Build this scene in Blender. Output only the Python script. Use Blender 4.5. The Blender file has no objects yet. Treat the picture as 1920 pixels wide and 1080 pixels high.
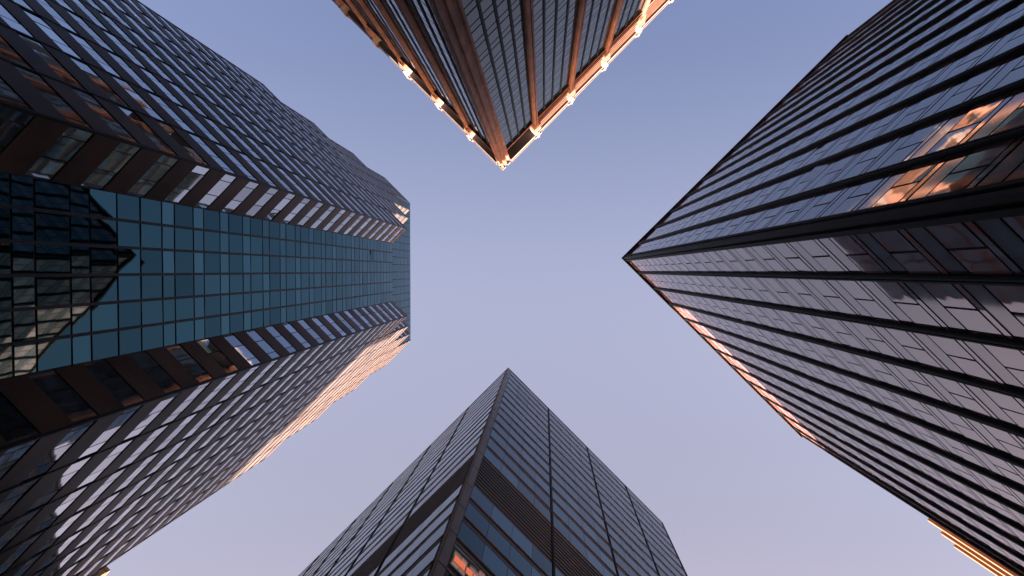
import bpy, math, random
from mathutils import Vector, Matrix
random.seed(7)
R = math.radians
S = 0.082            # metres per plan unit
CAM_Z = 1.6
Q = math.sqrt(0.5)
sc = bpy.context.scene

# ---------------------------------------------------------------- camera
cam_d = bpy.data.cameras.new('camera'); cam = bpy.data.objects.new('camera', cam_d)
sc.collection.objects.link(cam); sc.camera = cam
cam_d.sensor_width = 36.0; cam_d.lens = 24.0
cam_d.clip_start = 0.1; cam_d.clip_end = 6000
zc = Vector((60.0, -32.0, 1280.0)).normalized()          # zenith in camera axes (x right, y down, z forward)
xc = (Vector((1, 0, 0)) - zc * zc.x).normalized()
yc = zc.cross(xc)
right = Vector((xc.x, yc.x, zc.x)); up = -Vector((xc.y, yc.y, zc.y)); back = -Vector((xc.z, yc.z, zc.z))
m = Matrix((right, up, back)).transposed().to_4x4(); m.translation = Vector((0, 0, CAM_Z))
cam.matrix_world = m

# ---------------------------------------------------------------- world and sun
SKY_TINT = ((.017, (.37, .265, .285)), (.166, (.60, .385, .375)), (.331, (1.14, .655, .53)), (.535, (.69, .40, .33)), (.75, (.80, .42, .31)), (.98, (1.5, .70, .44)))   # halves
SUN_EL, SUN_AZ = R(4.0), R(4.0)                          # low sun, azimuth from +Y towards +X
world = bpy.data.worlds.new('World'); sc.world = world; world.use_nodes = True
nt = world.node_tree; bg = nt.nodes['Background']
sky = nt.nodes.new('ShaderNodeTexSky'); sky.sky_type = 'NISHITA'; sky.sun_disc = False
sky.sun_elevation = SUN_EL; sky.sun_rotation = SUN_AZ
sky.altitude = 50; sky.air_density = 1.0; sky.dust_density = 2.0; sky.ozone_density = 2.0
tn = nt.nodes.new('ShaderNodeMix'); tn.data_type = 'RGBA'; tn.blend_type = 'MULTIPLY'; tn.inputs[0].default_value = 1.0
nt.links.new(sky.outputs[0], tn.inputs[6])
# the evening sky is lavender and grows paler towards the sun side (+Y)
wc = nt.nodes.new('ShaderNodeTexCoord'); sx = nt.nodes.new('ShaderNodeSeparateXYZ'); nt.links.new(wc.outputs['Generated'], sx.inputs[0])
wr = nt.nodes.new('ShaderNodeMapRange'); wr.inputs['From Min'].default_value = -.45; wr.inputs['From Max'].default_value = 1.0
nt.links.new(sx.outputs['Y'], wr.inputs['Value'])
rp = nt.nodes.new('ShaderNodeValToRGB'); rp.color_ramp.interpolation = 'B_SPLINE'
for pos, c in SKY_TINT:
    e = rp.color_ramp.elements.new(pos); e.color = (*c, 1)
for e in list(rp.color_ramp.elements)[::-1]:
    if e.position in (0.0, 1.0): rp.color_ramp.elements.remove(e)
tm = nt.nodes.new('ShaderNodeMix'); tm.data_type = 'RGBA'; tm.blend_type = 'MULTIPLY'; tm.inputs[0].default_value = 1.0; tm.inputs[7].default_value = (2, 2, 2, 1)
nt.links.new(wr.outputs[0], rp.inputs[0]); nt.links.new(rp.outputs[0], tm.inputs[6]); nt.links.new(tm.outputs[2], tn.inputs[7])
nt.links.new(tn.outputs[2], bg.inputs[0]); bg.inputs[1].default_value = 0.096
sd = bpy.data.lights.new('sun', 'SUN'); sun = bpy.data.objects.new('sun', sd); sc.collection.objects.link(sun)
sd.energy = 5.0; sd.angle = R(0.5); sd.color = (1.0, 0.75, 0.60)
sdir = Vector((math.sin(SUN_AZ) * math.cos(SUN_EL), math.cos(SUN_AZ) * math.cos(SUN_EL), math.sin(SUN_EL)))
sun.rotation_euler = sdir.to_track_quat('Z', 'Y').to_euler(); sun.location = (0, 150, 160)
sc.view_settings.view_transform = 'Standard'; sc.view_settings.look = 'None'
sc.view_settings.gamma = 1.0; sc.view_settings.exposure = 3.5
sc.render.engine = 'CYCLES'
sc.cycles.max_bounces = 8; sc.cycles.glossy_bounces = 5; sc.cycles.diffuse_bounces = 3

# ---------------------------------------------------------------- materials
def mat(name, col, rough=0.5, metal=0.0, ior=1.5, noise=0.0, nscale=0.6, bump=0.0, bscale=1.0, vary=0.0, emit=None, spec=.5, edge=None):
    M = bpy.data.materials.new(name); M.use_nodes = True
    t = M.node_tree; b = t.nodes['Principled BSDF']
    b.inputs['Base Color'].default_value = (*col, 1)
    b.inputs['Roughness'].default_value = rough; b.inputs['Metallic'].default_value = metal
    b.inputs['IOR'].default_value = ior; b.inputs['Specular IOR Level'].default_value = spec
    if edge: b.inputs['Specular Tint'].default_value = (*edge, 1)
    tc = t.nodes.new('ShaderNodeTexCoord')
    last = None
    if noise or vary:
        mx = t.nodes.new('ShaderNodeMix'); mx.data_type = 'RGBA'; mx.blend_type = 'MULTIPLY'
        mx.inputs[0].default_value = 1.0; mx.inputs[6].default_value = (*col, 1)
        val = None
        if noise:
            n = t.nodes.new('ShaderNodeTexNoise'); n.inputs['Scale'].default_value = nscale; n.inputs['Detail'].default_value = 6
            t.links.new(tc.outputs['Object'], n.inputs['Vector'])
            r = t.nodes.new('ShaderNodeMapRange'); r.inputs['From Min'].default_value = .3; r.inputs['From Max'].default_value = .7
            r.inputs['To Min'].default_value = 1 - noise; r.inputs['To Max'].default_value = 1 + noise
            t.links.new(n.outputs['Fac'], r.inputs['Value']); val = r.outputs[0]
        if vary:
            a = t.nodes.new('ShaderNodeAttribute'); a.attribute_name = 'v'
            r2 = t.nodes.new('ShaderNodeMapRange'); r2.inputs['To Min'].default_value = 1 - vary; r2.inputs['To Max'].default_value = 1 + vary
            t.links.new(a.outputs['Fac'], r2.inputs['Value'])
            if val is None: val = r2.outputs[0]
            else:
                mm = t.nodes.new('ShaderNodeMath'); mm.operation = 'MULTIPLY'
                t.links.new(val, mm.inputs[0]); t.links.new(r2.outputs[0], mm.inputs[1]); val = mm.outputs[0]
        t.links.new(val, mx.inputs[7]); t.links.new(mx.outputs[2], b.inputs['Base Color'])
    if bump:
        n = t.nodes.new('ShaderNodeTexNoise'); n.inputs['Scale'].default_value = bscale; n.inputs['Detail'].default_value = 1.5
        t.links.new(tc.outputs['Object'], n.inputs['Vector'])
        bp = t.nodes.new('ShaderNodeBump'); bp.inputs['Strength'].default_value = 1.0; bp.inputs['Distance'].default_value = bump
        t.links.new(n.outputs['Fac'], bp.inputs['Height']); t.links.new(bp.outputs[0], b.inputs['Normal'])
    if emit:
        b.inputs['Emission Color'].default_value = (*emit[0], 1); b.inputs['Emission Strength'].default_value = emit[1]
    return M

M = {}
M['l_glass'] = mat('coated_glass', (.38, .44, .50), .03, .9, 1.5, bump=.005, bscale=.5, vary=.3)
M['l_strip'] = mat('teal_glass', (.034, .080, .095), .02, 1.0, 1.5, edge=(.62, .72, .76), bump=.006, bscale=.4, vary=.3)
M['l_strip2'] = mat('teal_glass_light', (.050, .110, .128), .02, 1.0, 1.5, edge=(.62, .72, .76), bump=.006, bscale=.4, vary=.3)
M['l_stone'] = mat('brown_granite', (.088, .067, .060), .4, 0, 1.38, noise=.3, nscale=.35, vary=.16, spec=.08)
M['l_dark'] = mat('dark_bronze', (.009, .015, .019), .5, 0, 1.4, spec=.2)
M['t_stone'] = mat('red_brown_granite', (.19, .098, .070), .7, 0, 1.45, noise=.3, nscale=.5, spec=.3)
M['t_cap'] = mat('pale_granite', (.16, .135, .128), .6, 0, 1.45, noise=.12, nscale=.8)
M['t_panel'] = mat('carved_panel_stone', (.135, .075, .055), .7, 0, 1.45, noise=.2, nscale=.8, spec=.3)
M['t_glass'] = mat('grey_blue_glass', (.006, .016, .026), .03, 0, 1.24, bump=.003, bscale=.5, vary=.5)
M['t_dark'] = mat('dark_frame', (.007, .014, .018), .6, 0, 1.35, spec=.15)
M['r_glass'] = mat('bronze_tint_glass', (.36, .17, .15), .03, 0, 2.4, bump=.012, bscale=.45, vary=.35)
M['r_span'] = mat('spandrel_glass', (.13, .085, .08), .06, 0, 2.0, bump=.002, bscale=.4, vary=.15)
M['r_cap'] = mat('dark_metal_fascia', (.045, .042, .042), .5, 0, 1.4, spec=.3)
M['r_dark'] = mat('black_metal', (.010, .019, .024), .6, 0, 1.35, noise=.3, spec=.15)
M['b_glass'] = mat('blue_dark_glass', (.055, .10, .12), .03, 1.0, 1.5, edge=(.60, .62, .66), bump=.003, bscale=.5, vary=.4)
M['b_trim'] = mat('grey_brown_metal', (.105, .088, .086), .5, 0, 1.45, noise=.15, spec=.4)
M['b_corner'] = mat('grey_metal_panel', (.085, .105, .125), .5, 0, 1.5, noise=.12, spec=.4)
M['b_dark'] = mat('dark_gap', (.008, .014, .018), .6, 0, 1.35, spec=.15)
M['orange_glow'] = mat('orange_reflection', (.05, .02, .01), .2, 0, 1.5, emit=((1.0, .17, .02), .055))  # emission stands in for an orange reflection in the glass
M['asphalt'] = mat('asphalt', (.05, .05, .052), .85, noise=.3, nscale=2)
M['pave'] = mat('concrete_paving', (.28, .27, .26), .85, noise=.15, nscale=1)
M['kerb'] = mat('kerb_granite', (.35, .34, .33), .8, noise=.1)
M['roof'] = mat('roof_felt', (.12, .12, .12), .9, noise=.2)
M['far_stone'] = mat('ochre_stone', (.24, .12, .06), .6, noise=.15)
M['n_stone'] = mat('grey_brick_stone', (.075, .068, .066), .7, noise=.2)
M['n_glass'] = mat('plain_window_glass', (.02, .025, .03), .05, 0, 1.6, vary=.3)

# ---------------------------------------------------------------- builder
class Item:
    __slots__ = ('v', 'f', 'm', 'a', 'par', 'ob')
    def __init__(self): self.v = []; self.f = []; self.m = []; self.a = []; self.par = None; self.ob = None
    def hexa(self, P, mi, val=None, faces=6):
        b = len(self.v); self.v += P
        c = sum(P, Vector()) / 8
        val = random.random() if val is None else val
        for q in ((0, 1, 2, 3), (7, 6, 5, 4), (0, 4, 5, 1), (1, 5, 6, 2), (2, 6, 7, 3), (3, 7, 4, 0)):
            p = [P[i] for i in q]
            n = (p[1] - p[0]).cross(p[2] - p[0])
            if n.dot((p[0] + p[2]) / 2 - c) < 0: q = q[::-1]
            self.f.append(tuple(b + i for i in q)); self.m.append(mi); self.a.append(val)
    def prism(self, poly, h0, h1, mi):
        """poly: plan points in units; heights in units above the camera (or ground when None)."""
        b = len(self.v); n = len(poly)
        area = sum(poly[i][0] * poly[(i + 1) % n][1] - poly[(i + 1) % n][0] * poly[i][1] for i in range(n))
        if area < 0: poly = poly[::-1]
        z0 = 0.0 if h0 is None else CAM_Z + h0 * S
        z1 = CAM_Z + h1 * S
        self.v += [Vector((x * S, y * S, z0)) for x, y in poly] + [Vector((x * S, y * S, z1)) for x, y in poly]
        self.f.append(tuple(b + i for i in range(n))[::-1]); self.f.append(tuple(b + n + i for i in range(n)))
        for i in range(n):
            j = (i + 1) % n; self.f.append((b + i, b + j, b + n + j, b + n + i))
        self.m += [mi] * (n + 2); self.a += [.5] * (n + 2)

rinv = Matrix((right, up, back))                         # world -> camera
def screen_area(it):
    tot = 0.0; o = Vector((0, 0, CAM_Z)); cache = []
    for p in it.v:
        q = rinv @ (p - o)
        cache.append((q.x / -q.z * 1280, q.y / -q.z * 1280) if q.z < -.5 else None)
    for f in it.f:
        pts = [cache[i] for i in f]
        if any(p is None for p in pts): continue
        cx = sum(p[0] for p in pts) / len(pts); cy = sum(p[1] for p in pts) / len(pts)
        if abs(cx) > 970 or abs(cy) > 550: continue
        a = 0.0
        for i in range(len(pts)):
            x0, y0 = pts[i]; x1, y1 = pts[(i + 1) % len(pts)]; a += x0 * y1 - x1 * y0
        if a > 0: tot += a / 2
    return tot

class Thing:
    def __init__(self, name, label, cat, base, group=None, scale=1.0):
        self.scale = scale
        self.root = bpy.data.objects.new(name, None); sc.collection.objects.link(self.root)
        self.base = Vector((base[0] * S, base[1] * S, 0)); self.root.location = self.base
        self.root.empty_display_size = 3
        self.root['label'] = label; self.root['category'] = cat
        if group: self.root['group'] = group
        self.kinds = {}
    def add(self, kind, it, mats):
        self.kinds.setdefault(kind, (mats, []))[1].append(it)
        return it
    def link(self, name, items, mats, stuff=False):
        v = []; f = []; mi = []; a = []
        for it in items:
            b = len(v); v += [tuple(self.place(p) - self.base) for p in it.v]; f += [tuple(b + i for i in q) for q in it.f]
            mi += it.m; a += it.a
        me = bpy.data.meshes.new(name); me.from_pydata(v, [], f)
        for x in mats: me.materials.append(M[x])
        me.polygons.foreach_set('material_index', mi)
        at = me.attributes.new('v', 'FLOAT', 'FACE'); at.data.foreach_set('value', a)
        me.update()
        o = bpy.data.objects.new(name, me); sc.collection.objects.link(o); o.parent = self.root
        if len(items) == 1:
            items[0].ob = o
            if items[0].par is not None: o.parent = items[0].par.ob        # a sub-part hangs on its part
        if stuff: o['kind'] = 'stuff'
        return o
    def place(self, p):
        if self.scale == 1.0: return p
        q = Vector((p.x * self.scale, p.y * self.scale, CAM_Z + (p.z - CAM_Z) * self.scale))
        if p.z < .5: q.z = 0.0
        return q
    def finish(self):
        for kind, (mats, its) in self.kinds.items():
            if len(its) > 100:
                its = sorted(its, key=screen_area, reverse=True)
                for it in its[:100]: self.link(kind, [it], mats)
                self.link(kind, its[100:], mats, True)
            else:
                for it in its: self.link(kind, [it], mats)

class Face:
    """A facade: plan origin, direction along it and outward normal, all in units."""
    def __init__(self, p, d, n): self.p = Vector((*p, 0)); self.d = Vector((*d, 0)).normalized(); self.n = Vector((*n, 0)).normalized()
    def pt(self, s, h, n):
        q = (self.p + self.d * s + self.n * n) * S
        q.z = CAM_Z + h * S
        return q
    def box(self, it, s0, s1, h0, h1, n0, n1, mi=0, val=None, tilt=0.0):
        j = [0, 0, 0, 0]
        if tilt:
            if random.random() < .012: tilt *= 5          # a pane standing a little out of true
            a = random.uniform(-tilt, tilt) * (s1 - s0); b = random.uniform(-tilt, tilt) * (h1 - h0)
            j = [-a - b, a - b, a + b, -a + b]
        P = [self.pt(s0, h0, n0), self.pt(s1, h0, n0), self.pt(s1, h1, n0), self.pt(s0, h1, n0),
             self.pt(s0, h0, n1 + j[0]), self.pt(s1, h0, n1 + j[1]), self.pt(s1, h1, n1 + j[2]), self.pt(s0, h1, n1 + j[3])]
        it.hexa(P, mi, val); return it
    def plate(self, it, pts, h0, h1, mi=0):
        """prism from (s, n) outline"""
        poly = [((self.p + self.d * s + self.n * n).x, (self.p + self.d * s + self.n * n).y) for s, n in pts]
        it.prism(poly, h0, h1, mi); return it

GND = -CAM_Z / S
TILT = .0035
# ================================================================ ground
def structure(name, it, mname):
    me = bpy.data.meshes.new(name); me.from_pydata([tuple(p) for p in it.v], [], it.f); me.materials.append(M[mname])
    o = bpy.data.objects.new(name, me); sc.collection.objects.link(o); o['kind'] = 'structure'; return o
def quad(x0, y0, x1, y1, z, rot=0):
    it = Item(); c, s = math.cos(rot), math.sin(rot)
    it.v = [Vector((x * c - y * s, x * s + y * c, z)) for x, y in ((x0, y0), (x1, y0), (x1, y1), (x0, y1))]
    it.f = [(0, 1, 2, 3)]; return it
structure('ground', quad(-3000, -3000, 3000, 3000, -0.14), 'asphalt')
# four pavements, one for each corner of the crossing (the streets run diagonally through the plan)
def pavement(x, y, w, h):
    it = Item(); a = R(45); c, s = math.cos(a), math.sin(a)
    P = [Vector((px * c - py * s, px * s + py * c, z)) for z in (-.139, 0.0) for px, py in ((x, y), (x + w, y), (x + w, y + h), (x, y + h))]
    it.hexa(P, 0); return it
structure('pavement', pavement(5, 6, 90, 90), 'pave')
structure('pavement', pavement(-95, 6, 90, 90), 'pave')
structure('pavement', pavement(5, -96, 90, 90), 'pave')
structure('pavement', pavement(-95, -96, 90, 90), 'pave')

# ================================================================ left tower (stepped crown, glass strip)
def build_left():
    T = Thing('office_tower', 'brown granite tower with stepped crown and recessed teal glass strip facing the crossing', 'skyscraper', (-420, 2))
    PIT = 45.85; K = [1280 + PIT * 4 * i for i in range(4)]
    lev = [0, 1, 2, 3, 3, 2, 1, 0]
    AX = 2.5
    def C(j): return (-259 - 34 * j, -80 - 34 * j)
    def D(j): return (-259 - 34 * j, 85 + 34 * j)
    base = Item()
    base.prism([(-287, -53), C(0), C(8), (-620, -262), (-620, 267), D(8), D(0), (-287, 58)], None, K[0] - 1, 0)
    T.add('wall', base, ['l_dark'])
    for i in (1, 2, 3):
        it = Item()
        if i < 3: poly = [(-362, C(i)[1] + (362 + C(i)[0])), C(i), C(8 - i), (-600, -262 + 20 * i), (-600, 267 - 20 * i), D(8 - i), D(i), (-362, D(i)[1] - (362 + D(i)[0]))]
        else: poly = [(-361, -182), C(5), (-590, -200), (-590, 205), D(5), (-361, 187)]
        it.prism(poly, K[i - 1] - 1, K[i] - 1, 0); T.add('upper_wall', it, ['l_dark'])
    F_C = Face(C(0), (-1, -1), (1, -1)); F_D = Face(D(0), (-1, 1), (1, 1))
    L = 34 / Q
    panes0 = [(.03, .25), (.27, .56), (.58, .86), (.88, .985)]
    panes1 = [(.03, .30), (.32, .67), (.69, .97)]
    def rows(F, s0, s1, top, bottom, panes, first=True):
        """window rows and spandrels on one flat block, from its top down"""
        i = 0
        while True:
            h1 = top - PIT * i
            if h1 - PIT < bottom: break
            sp = Item(); F.box(sp, s0 + .5, s1 - .5, h1 - 24.4, h1, 0, .9, 0)
            T.add('spandrel', sp, ['l_stone'])
            w = Item()
            for a, b in panes:
                F.box(w, s0 + a * (s1 - s0), s0 + b * (s1 - s0), h1 - PIT + .6, h1 - 24.9, 0, .35, 0, tilt=TILT)
            T.add('window', w, ['l_glass'])
            i += 1
    for j in range(8):
        for F in (F_C, F_D):
            pn = [(1 - b, 1 - a) for a, b in panes0] if j == 0 else panes1
            rows(F, L * j, L * (j + 1), K[lev[j]], -20, pn)
    # pilaster joints between the blocks
    for F in (F_C, F_D):
        for j in range(9):
            h = K[max(lev[min(j, 7)], lev[max(j - 1, 0)])]
            it = Item(); F.box(it, L * j - .5 if j else -1.0, L * j + .5, GND + 19, h - .5, -.5, 1.3, 0)
            T.add('joint', it, ['l_dark'])
    # angled facets beside the strip
    FA = Face(C(0), (-1, 1), (1, 1)); FB = Face(D(0), (-1, -1), (1, -1))
    fl = 27.5 / Q
    pa = [(.03, .19), (.21, .60), (.62, .97)]
    for F in (FA, FB): rows(F, 0, fl, K[0], -20, pa)
    # exposed flanks of the upper blocks, above the lower roofs
    for i in (1, 2, 3):
        for P, d, n in ((C(i), (-1, 1), (1, 1)), (D(i), (-1, -1), (1, -1))):
            F = Face(P, d, n); ln = (360 + P[0]) / Q if i < 3 else 1.5
            ln = max(ln, 16)
            if i == 3: continue
            rows(F, 0, ln, K[i], K[i - 1] - 5, [(.02, .3), (.32, .6), (.62, .97)])
    # block 3 flanks stand straight over block 2
    for P, d, n in ((C(3), (-1, 1), (1, 1)), (D(3), (-1, -1), (1, -1))):
        F = Face(P, d, n)
        it = Item(); F.plate(it, [(0, 0), (30, 0), (30, -20), (0, -20)], K[2] - 1, K[3] - .8, 0); T.add('upper_wall', it, ['l_dark'])
        rows(F, 0, 30, K[3], K[2] - 5, [(.02, .3), (.32, .6), (.62, .97)])
    # recessed strip: six bays of teal glass
    FS = Face((-287, -53), (0, 1), (1, 0)); W = 111.0; n = 6
    lv = [(K[0], 1)]
    bands = []
    for i in range(16): bands += [(K[0] - PIT * i - 28.7, K[0] - PIT * i, 0), (K[0] - PIT * (i + 1), K[0] - PIT * i - 28.7, 1)]
    h = K[0] - PIT * 16
    bands += [(h - 28.7, h, 0), (h - 28.7 - 17.2, h - 28.7, 1)]; h -= 45.9
    for dh in (27.6, 26.5, 27.6, 18): bands.append((h - dh, h, 0)); h -= dh
    while h > -10: bands += [(h - 28.7, h, 0), (h - PIT, h - 28.7, 1)]; h -= PIT
    for (a, b, k) in bands:
        for c in range(n):
            w = Item(); FS.box(w, c * W / n + .8, (c + 1) * W / n - .8, a + .95, b - .95, 0, .5, 0, tilt=TILT * 1.6)
            T.add('strip_window' if k == 0 else 'strip_transom', w, ['l_strip' if k == 0 else 'l_strip2'])
    for c in range(n + 1):
        it = Item(); FS.box(it, c * W / n - 1.0, c * W / n + 1.0, GND + 19, K[0] - .5, -.4, 1.0, 0); T.add('mullion', it, ['l_dark'])
    # core front above the strip
    FK = Face((-361, -181), (0, 1), (1, 0)); W2 = 367.0; n2 = 20
    for i in range(13):
        h1 = K[3] - PIT * i
        for a, b, kk in ((h1 - 28.7, h1, 0), (h1 - PIT, h1 - 28.7, 1)):
            if a < K[0]: continue
            w = Item()
            for c in range(n2): FK.box(w, c * W2 / n2 + .8, (c + 1) * W2 / n2 - .8, a + .9, b - .9, 0, .5, 0, tilt=TILT)
            T.add('core_window', w, ['l_strip'])
    # roof slabs
    r = Item(); r.prism([(-289, -51), (-262, -80), (-529, -349), (-618, -262), (-618, 267), (-529, 354), (-262, 85), (-289, 56)], K[0] - 1, K[0] - .2, 0)
    T.add('roof', r, ['roof'])
    T.finish()

# ================================================================ top tower (stone piers and crown)
def build_top():
    T = Thing('office_tower', 'red brown stone pier tower with sunlit crown of capitals and cornice', 'skyscraper', (-84, -330))
    HT = 1390.0; PIT = 45.0; WT = 1280.0
    # outer pier planes: sum = -291, diff = 123 ; window walls recessed
    O = (-84.0, -207.0)                        # outer corner
    FR = Face(O, (1, -1), (1, 1)); FL = Face(O, (-1, -1), (-1, 1))
    REC = -7.0
    ext = 680
    core = Item()
    def P(F, s, n): q = F.p + F.d * s + F.n * n; return (q.x, q.y)
    c0 = Vector((0, 0, 0)) + FR.p + FR.n * (REC - .6) + FL.n * (REC - .6)
    c1 = c0 + FR.d * ext; c3 = c0 + FL.d * ext; c2 = c1 + FL.d * ext
    core.prism([(c0.x, c0.y), (c1.x, c1.y), (c2.x, c2.y), (c3.x, c3.y)], None, WT - 2, 0); T.add('wall', core, ['t_dark'])
    # upper storey set back
    e0 = FR.p + FR.n * -30 + FL.n * -30
    e1 = e0 + FR.d * (ext - 30); e3 = e0 + FL.d * (ext - 30); e2 = e1 + FL.d * (ext - 30)
    up_ = Item(); up_.prism([(e0.x, e0.y), (e1.x, e1.y), (e2.x, e2.y), (e3.x, e3.y)], WT - 2, HT - 12, 0); T.add('attic_wall', up_, ['t_dark'])  # dark wall colour put in for the shade inside the crown recess
    # centres of piers along each face (distance along the facade)
    cr = [i * 134 / math.sqrt(2) + 140 / math.sqrt(2) for i in range(7)]
    cl = [i * 127 / math.sqrt(2) + 131 / math.sqrt(2) for i in range(7)]
    def bay(F, s0, s1, ncol, face):
        w = (s1 - s0) / ncol
        i = 0
        while WT - PIT * (i + 1) > -20:
            h1 = WT - PIT * i
            it = Item()
            for c in range(ncol):
                F.box(it, s0 + c * w + .9, s0 + (c + 1) * w - .9, h1 - 27.6, h1 - 2.0, REC - .6, REC, 0, tilt=TILT)
                F.box(it, s0 + c * w + .9, s0 + (c + 1) * w - .9, h1 - PIT + .6, h1 - 30.8, REC - .6, REC, 0, tilt=TILT)
            T.add('window', it, ['t_glass']); i += 1
        for c in range(ncol + 1):
            it = Item(); ww = 1.5 if 0 < c < ncol else 1.3
            F.box(it, s0 + c * w - ww, s0 + c * w + ww, GND + 19, WT, REC - .6, REC + 1.1, 0); T.add('mullion', it, ['t_dark'])
    PW = 5.2
    def pier(F, s):
        it = Item()
        # two ribs with a groove between
        F.plate(it, [(s - PW, REC - 1), (s - PW, -2.2), (s - PW + 1.2, -.6), (s - .9, 0), (s - .9, -2.6), (s + .9, -2.6), (s + .9, 0), (s + PW - 1.2, -.6), (s + PW, -2.2), (s + PW, REC - 1)], None, 1340, 0)
        T.add('pier', it, ['t_stone']); return it
    def capital(F, s, par):
        it = Item(); it.par = par
        # flare, block, cap and small projecting lugs
        def ring(h, a, n1): return [F.pt(s - a, h, REC - 4), F.pt(s + a, h, REC - 4), F.pt(s + a, h, n1), F.pt(s - a, h, n1)]
        def loft(h0, a0, n0, h1, a1, n1, mi=0):
            it.hexa(ring(h0, a0, n0) + ring(h1, a1, n1), mi)
        loft(1300, PW + .3, .3, 1338, 8.0, 2.0, 1)
        loft(1338.1, 8.6, 3.0, 1352, 8.6, 3.0)
        loft(1352.1, 6.4, 1.6, 1386, 6.4, 1.6)
        loft(1386.1, 8.8, 4.2, 1398, 8.8, 4.2)
        F.box(it, s - 2.0, s + 2.0, 1350, 1404, 1.7, 5.6, 0)
        F.box(it, s - 11.5, s - 8.9, 1384, 1402, -4, 1.8, 0)
        F.box(it, s + 8.9, s + 11.5, 1384, 1402, -4, 1.8, 0)
        T.add('capital', it, ['t_cap', 't_stone'])
    def crown(F, s0, s1, openbay, nm):
        a, b = s0, s1
        it = Item(); F.box(it, a, b, WT - 1.5, WT + 7, -26, REC + 3.5, 0); T.add('sill_beam', it, ['t_stone'])
        it = Item(); F.box(it, a, b, 1378, 1391, -26 if openbay else -9, 1.0, 0); F.box(it, a, b, 1391.1, 1396, -8, 2.6, 0); T.add('cornice', it, ['t_cap'])
        it = Item(); F.box(it, a, b, 1391.2, 1392, -40, -8.5, 0)
        T.add('soffit', it, ['t_stone'])
        if not openbay:
            it = Item(); F.box(it, a, b, WT + 7.2, 1378, -12, -6.5, 0)
            for h in (WT + 18, WT + 36, WT + 54, WT + 72, WT + 88):
                F.box(it, a, b, h, h + 7, -6.4, -3.4, 0)
            F.box(it, a, b, WT + 7.1, WT + 13, -6.4, -1.6, 0)
            T.add('attic_panel', it, ['t_panel'])
    for F, cs, wl, which in ((FR, cr, 24, 'r'), (FL, cl, 17, 'l')):
        prev = wl
        for k, s in enumerate(cs):
            bay(F, prev, s - PW, 4, which)
            crown(F, prev, s - PW, k == 0 or which == 'l', which)
            capital(F, s, pier(F, s)); prev = s + PW
    # clustered corner pier
    it = Item()
    FR.plate(it, [(24, REC - 1), (24, -3.2), (21, -2.2), (19.5, -5), (15.5, -5), (14, -1), (9, 0), (8, -3.4), (5, -3.4), (4, 0), (0, 0), (0, -3.5), (3, -4.4), (3, -7), (0, -8), (0, -11.5), (3.4, -12.5), (3.4, -15), (2, -17), (8, -17), (12, -9)], None, 1386, 0)
    T.add('corner_pier', it, ['t_stone'])
    cp = it; it = Item(); it.par = cp
    FR.box(it, -1.5, 7, 1386.1, 1396, -8, 1.6, 0); FR.box(it, 13, 21, 1386.1, 1396, -5.5, 1.4, 0); FR.box(it, .8, 6.5, 1396.1, 1400, -7, .6, 0)
    FR.box(it, -.9, 5, 1386.1, 1394, -17, -9, 0)
    T.add('corner_capital', it, ['t_cap'])
    T.finish()

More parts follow.
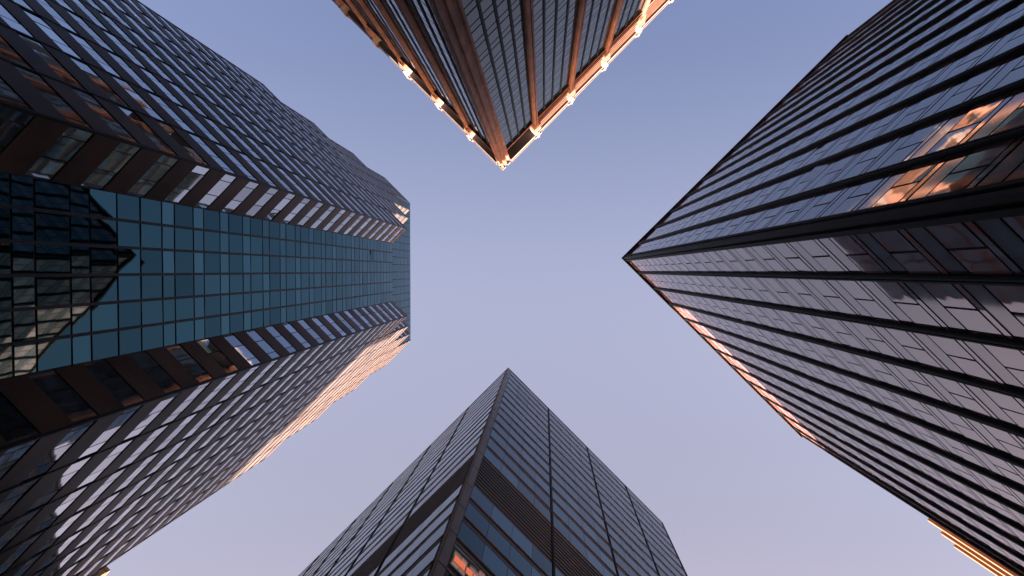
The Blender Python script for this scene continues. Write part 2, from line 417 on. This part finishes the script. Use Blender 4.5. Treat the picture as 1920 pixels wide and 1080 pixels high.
# ================================================================ right tower (black columns)
def build_right():
    T = Thing('office_tower', 'black metal column tower with pink reflecting windows and one sharp corner', 'skyscraper', (420, -20))
    H = 1160.0; PIT = 42.4
    O = (132.3, -21.7)
    FU = Face(O, (1, -1), (-1, -1)); FD = Face(O, (1, 1), (-1, 1))
    BU, BD = 36.7, 36.5; NU, ND = 14, 11
    LU, LD = BU * NU, 420.0
    REC = -2.1
    c0 = FU.p + FU.n * (REC - .6) + FD.n * (REC - .6)
    core = Item(); c1 = c0 + FU.d * (LU - 4); c3 = c0 + FD.d * (LD - 4); c2 = c1 + FD.d * (LD - 4)
    core.prism([(c0.x, c0.y), (c1.x, c1.y), (c2.x, c2.y), (c3.x, c3.y)], None, H - 4, 0); T.add('wall', core, ['r_dark'])
    for F, n, B, LL in ((FU, NU, BU, LU), (FD, ND, BD, LD)):
        edges = [B * i for i in range(n + 1)]
        if LL - edges[-1] > 5: edges.append(LL)
        for i, s in enumerate(edges):
            if i == 0: continue
            it = Item()
            F.plate(it, [(s - 2.1, REC - 1), (s - 2.1, -.8), (s - 1.5, 0), (s - .35, 0), (s - .35, -.8), (s + .35, -.8), (s + .35, 0), (s + 1.5, 0), (s + 2.1, -.8), (s + 2.1, REC - 1)], None, H - 6, 0)
            T.add('column', it, ['r_dark'])
        for i in range(len(edges) - 1):
            a = edges[i] + 2.2; b = edges[i + 1] - 2.2
            if i == 0: a = 9.2
            mid = (a + b) / 2; k = 0
            while H - 9 - PIT * (k + 1) > -20:
                h1 = H - 9 - PIT * k
                it = Item(); hs = h1 - 22.6; ht = hs - 5.4
                F.box(it, a, mid - .6, hs, h1 - .8, REC - .6, REC, 0, tilt=TILT)
                F.box(it, mid + .6, b, hs, h1 - .8, REC - .6, REC, 0, tilt=TILT)
                F.box(it, a, b, ht, hs - 1.6, REC - .6, REC, 0, tilt=TILT)
                T.add('window', it, ['r_glass'])
                it = Item(); F.box(it, a, b, h1 - PIT + .8, ht - 1.6, REC - .6, REC - .1, 0, tilt=TILT * .5)
                T.add('spandrel', it, ['r_span']); k += 1
    it = Item()
    FU.plate(it, [(9.2, REC - 1), (9.2, -1.4), (7.6, -1.4), (7.2, 0), (5.2, 0), (4.8, -1.4), (3.2, -1.4), (2.8, 0), (0, 0), (0, -2.8), (1.4, -3.2), (1.4, -4.8), (0, -5.2), (0, -7.2), (1.4, -7.6), (1.4, -9.2), (5, -9.2)], None, H - 6, 0)
    T.add('corner_column', it, ['r_dark'])
    it = Item()
    p0 = FU.p + FU.n * 1.6 + FD.n * 1.6
    p1 = p0 + FU.d * (LU + 4); p3 = p0 + FD.d * (LD + 4); p2 = p1 + FD.d * (LD + 4)
    it.prism([(p0.x, p0.y), (p1.x, p1.y), (p2.x, p2.y), (p3.x, p3.y)], H - 5.9, H, 0); T.add('parapet', it, ['r_cap'])
    T.finish()

# ================================================================ bottom tower (banded glass)
def build_bottom():
    T = Thing('office_tower', 'dark blue glass tower with thin horizontal bands and a louvred floor at the bottom', 'skyscraper', (-60, 380), scale=.902)
    k = 1.02; H = 1280 * k; PIT = 43.5
    sm, df = 116 * k, -250 * k
    O = ((sm + df) / 2, (sm - df) / 2)
    FR_ = Face(O, (1, 1), (1, -1)); FL_ = Face(O, (-1, 1), (-1, -1))
    B = 144 * k * Q; NR, NL = 4, 5.6
    c0 = FR_.p + FR_.n * -1.0 + FL_.n * -1.0
    c0 = FR_.p + FR_.n * -.2 + FL_.n * -.2; c1 = c0 + FR_.d * (B * NR + 1); c3 = c0 + FL_.d * (B * NL); c2 = c1 + FL_.d * (B * NL)
    core = Item(); core.prism([(c0.x, c0.y), (c1.x, c1.y), (c2.x, c2.y), (c3.x, c3.y)], None, H - 2, 0); T.add('wall', core, ['b_dark'])
    for F, n, first, e0 in ((FR_, NR, 8.0, 'r'), (FL_, NL, 6.0, 'l')):
        edges = [0] + [B * i + (5 if i else 0) for i in range(1, math.ceil(n))] + [B * n]
        for i, s in enumerate(edges):
            if i == 0: continue
            it = Item(); F.box(it, s - 1.5, s + 1.5, GND + 19, H - 3, -.1, 1.0, 0); F.box(it, s - .35, s + .35, GND + 19, H - 3, 1.01, 1.4, 0); T.add('column', it, ['b_dark'])
        for i in range(len(edges) - 1):
            a = edges[i] + (first if i == 0 else 1.6); b = edges[i + 1] - 1.6
            j = 0
            h1 = H - 4
            lo = 588.0
            while h1 - PIT > -20:
                louv = lo - 2 < h1 - PIT * .5 < lo + 87
                if louv:
                    it = Item()
                    nl = 5
                    for q in range(nl):
                        hh = h1 - PIT + q * PIT / nl
                        F.box(it, a, b, hh + .4, hh + 2.8, -.1, .3, 0)
                    T.add('louver', it, ['b_corner'])
                else:
                    it = Item(); m_ = 4; w = (b - a) / m_
                    for c in range(m_):
                        F.box(it, a + c * w + .18, a + (c + 1) * w - .18, h1 - 30.6, h1 - .3, -.1, .2, 0, tilt=TILT)
                    has_glow = e0 == 'r' and i == 0 and 440 < h1 - 14 < 483
                    T.add('window', it, ['b_glass'])
                    if has_glow:  # glowing panes laid over the glass as a painted sunset-coloured reflection
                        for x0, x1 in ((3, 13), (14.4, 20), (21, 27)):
                            l2 = Item(); F.box(l2, a + x0, a + x1, h1 - 24, h1 - 15, -.1, .45, 0); T.add('orange_reflection', l2, ['orange_glow'])
                    it = Item()
                    F.box(it, a, b, h1 - 33.4, h1 - 31.0, -.1, .5, 0)
                    F.box(it, a, b, h1 - 42.8, h1 - 39.2, -.1, .5, 0)
                    F.box(it, a, b, h1 - 36.6, h1 - 36.0, -.1, .2, 0)
                    T.add('spandrel_band', it, ['b_trim'])
                h1 -= PIT
    it = Item(); FR_.plate(it, [(0, .6), (7.5, .6), (7.5, -.1), (1, -.1)], None, H - 2, 0)
    T.add('corner_panel', it, ['b_corner'])
    it = Item(); FL_.box(it, 0.05, 1.8, GND + 19, H - 2, -.1, .7, 0); T.add('corner_trim', it, ['far_stone'])
    for i in range(24):
        h = i * 54.0
        it = Item(); FR_.box(it, .3, 7.6, h, h + .7, .1, .75, 0); T.add('corner_joint', it, ['b_dark'])
    it = Item(); 
    p0 = FR_.p + FR_.n * .8 + FL_.n * .8
    p1 = p0 + FR_.d * (B * NR + 3); p3 = p0 + FL_.d * (B * NL + 2); p2 = p1 + FL_.d * (B * NL + 2)
    it.prism([(p0.x, p0.y), (p1.x, p1.y), (p2.x, p2.y), (p3.x, p3.y)], H - 1.9, H + 1, 0); T.add('parapet', it, ['b_trim'])
    T.finish()

# ================================================================ neighbours
def plain_tower(label, poly, H, wallm, PIT=46, bayw=30, group=None, fins=False):
    cx = sum(p[0] for p in poly) / len(poly); cy = sum(p[1] for p in poly) / len(poly)
    T = Thing('office_tower', label, 'skyscraper', (cx, cy), group)
    it = Item(); it.prism(poly, None, H, 0); T.add('wall', it, [wallm])
    n = len(poly)
    for i in range(n):
        p, q = Vector(poly[i]), Vector(poly[(i + 1) % n]); d = (q - p); L = d.length; d.normalize()
        nn = Vector((d.y, -d.x))
        if nn.dot((p + q) / 2 - Vector((cx, cy))) < 0: nn = -nn
        F = Face(p, d, nn)
        h = H - 12; nb = max(2, int(L / bayw)); w = L / nb
        while h - PIT > 0:
            it = Item()
            for c in range(nb):
                F.box(it, c * w + w * .16, (c + 1) * w - w * .16, h - 28, h - 2, 0, .4, 0, tilt=TILT)
            T.add('window', it, ['n_glass']); h -= PIT
        if fins:
            for c in range(nb + 1):
                it = Item(); F.box(it, c * w - 2.5, c * w + 2.5, 0, H + 3, 0, 7, 0); T.add('fin', it, [wallm])
    it = Item()
    s = 1.02; it.prism([(cx + (x - cx) * s, cy + (y - cy) * s) for x, y in poly], H + .1, H + 8, 0); T.add('cornice', it, [wallm])
    T.finish()

def rot_rect(sum0, sum1, d0, d1):
    return [((s + d) / 2, (s - d) / 2) for s, d in ((sum0, d0), (sum1, d0), (sum1, d1), (sum0, d1))]

build_left(); build_top(); build_right(); build_bottom()
kf = .8
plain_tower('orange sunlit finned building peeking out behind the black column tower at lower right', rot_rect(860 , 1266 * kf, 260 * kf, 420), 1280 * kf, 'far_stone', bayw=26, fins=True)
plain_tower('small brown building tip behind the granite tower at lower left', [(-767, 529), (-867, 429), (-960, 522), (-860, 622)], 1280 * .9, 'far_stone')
# unseen towers added on the sunset side to cut the low sun; also reflected
def rect(x0, x1, y0, y1): return [(x0, y0), (x1, y0), (x1, y1), (x0, y1)]
G = 'added sun-blocking towers beyond the picture'
plain_tower('added unseen grey tower cutting the sun for the column tower', rect(236, 520, 640, 900), 1072, 'n_stone', bayw=26, group=G)
plain_tower('added unseen grey tower cutting the sun for the granite tower', rect(-900, -425, 660, 900), 1115, 'n_stone', bayw=28, group=G)
G = 'towers along the streets beyond the picture'
plain_tower('tall grey tower north of the stone pier tower', rect(-250, 200, -1300, -1000), 1180, 'n_stone', bayw=30, group=G)
plain_tower('grey tower east of the black column tower', rect(1000, 1250, -350, 150), 1200, 'n_stone', bayw=30, group=G)
plain_tower('grey tower north west of the granite tower', rect(-1250, -1000, -900, -350), 1100, 'n_stone', bayw=30, group=G)
plain_tower('grey tower north east of the crossing', rect(650, 1000, -1150, -800), 1250, 'n_stone', bayw=30, group=G)
plain_tower('added unseen grey tower cutting the sun behind the dark blue banded tower', rect(-238, 277, 920, 1100), 1402, 'n_stone', bayw=30, group=G)  # added out of view so only the pier tower's crown catches sun
plain_tower('added unseen grey tower blocking horizon glow beyond the sunlit finned building', rect(680, 1000, 570, 900), 1000, 'n_stone', bayw=30, group=G)  # added out of view to block warm horizon light on the granite facets
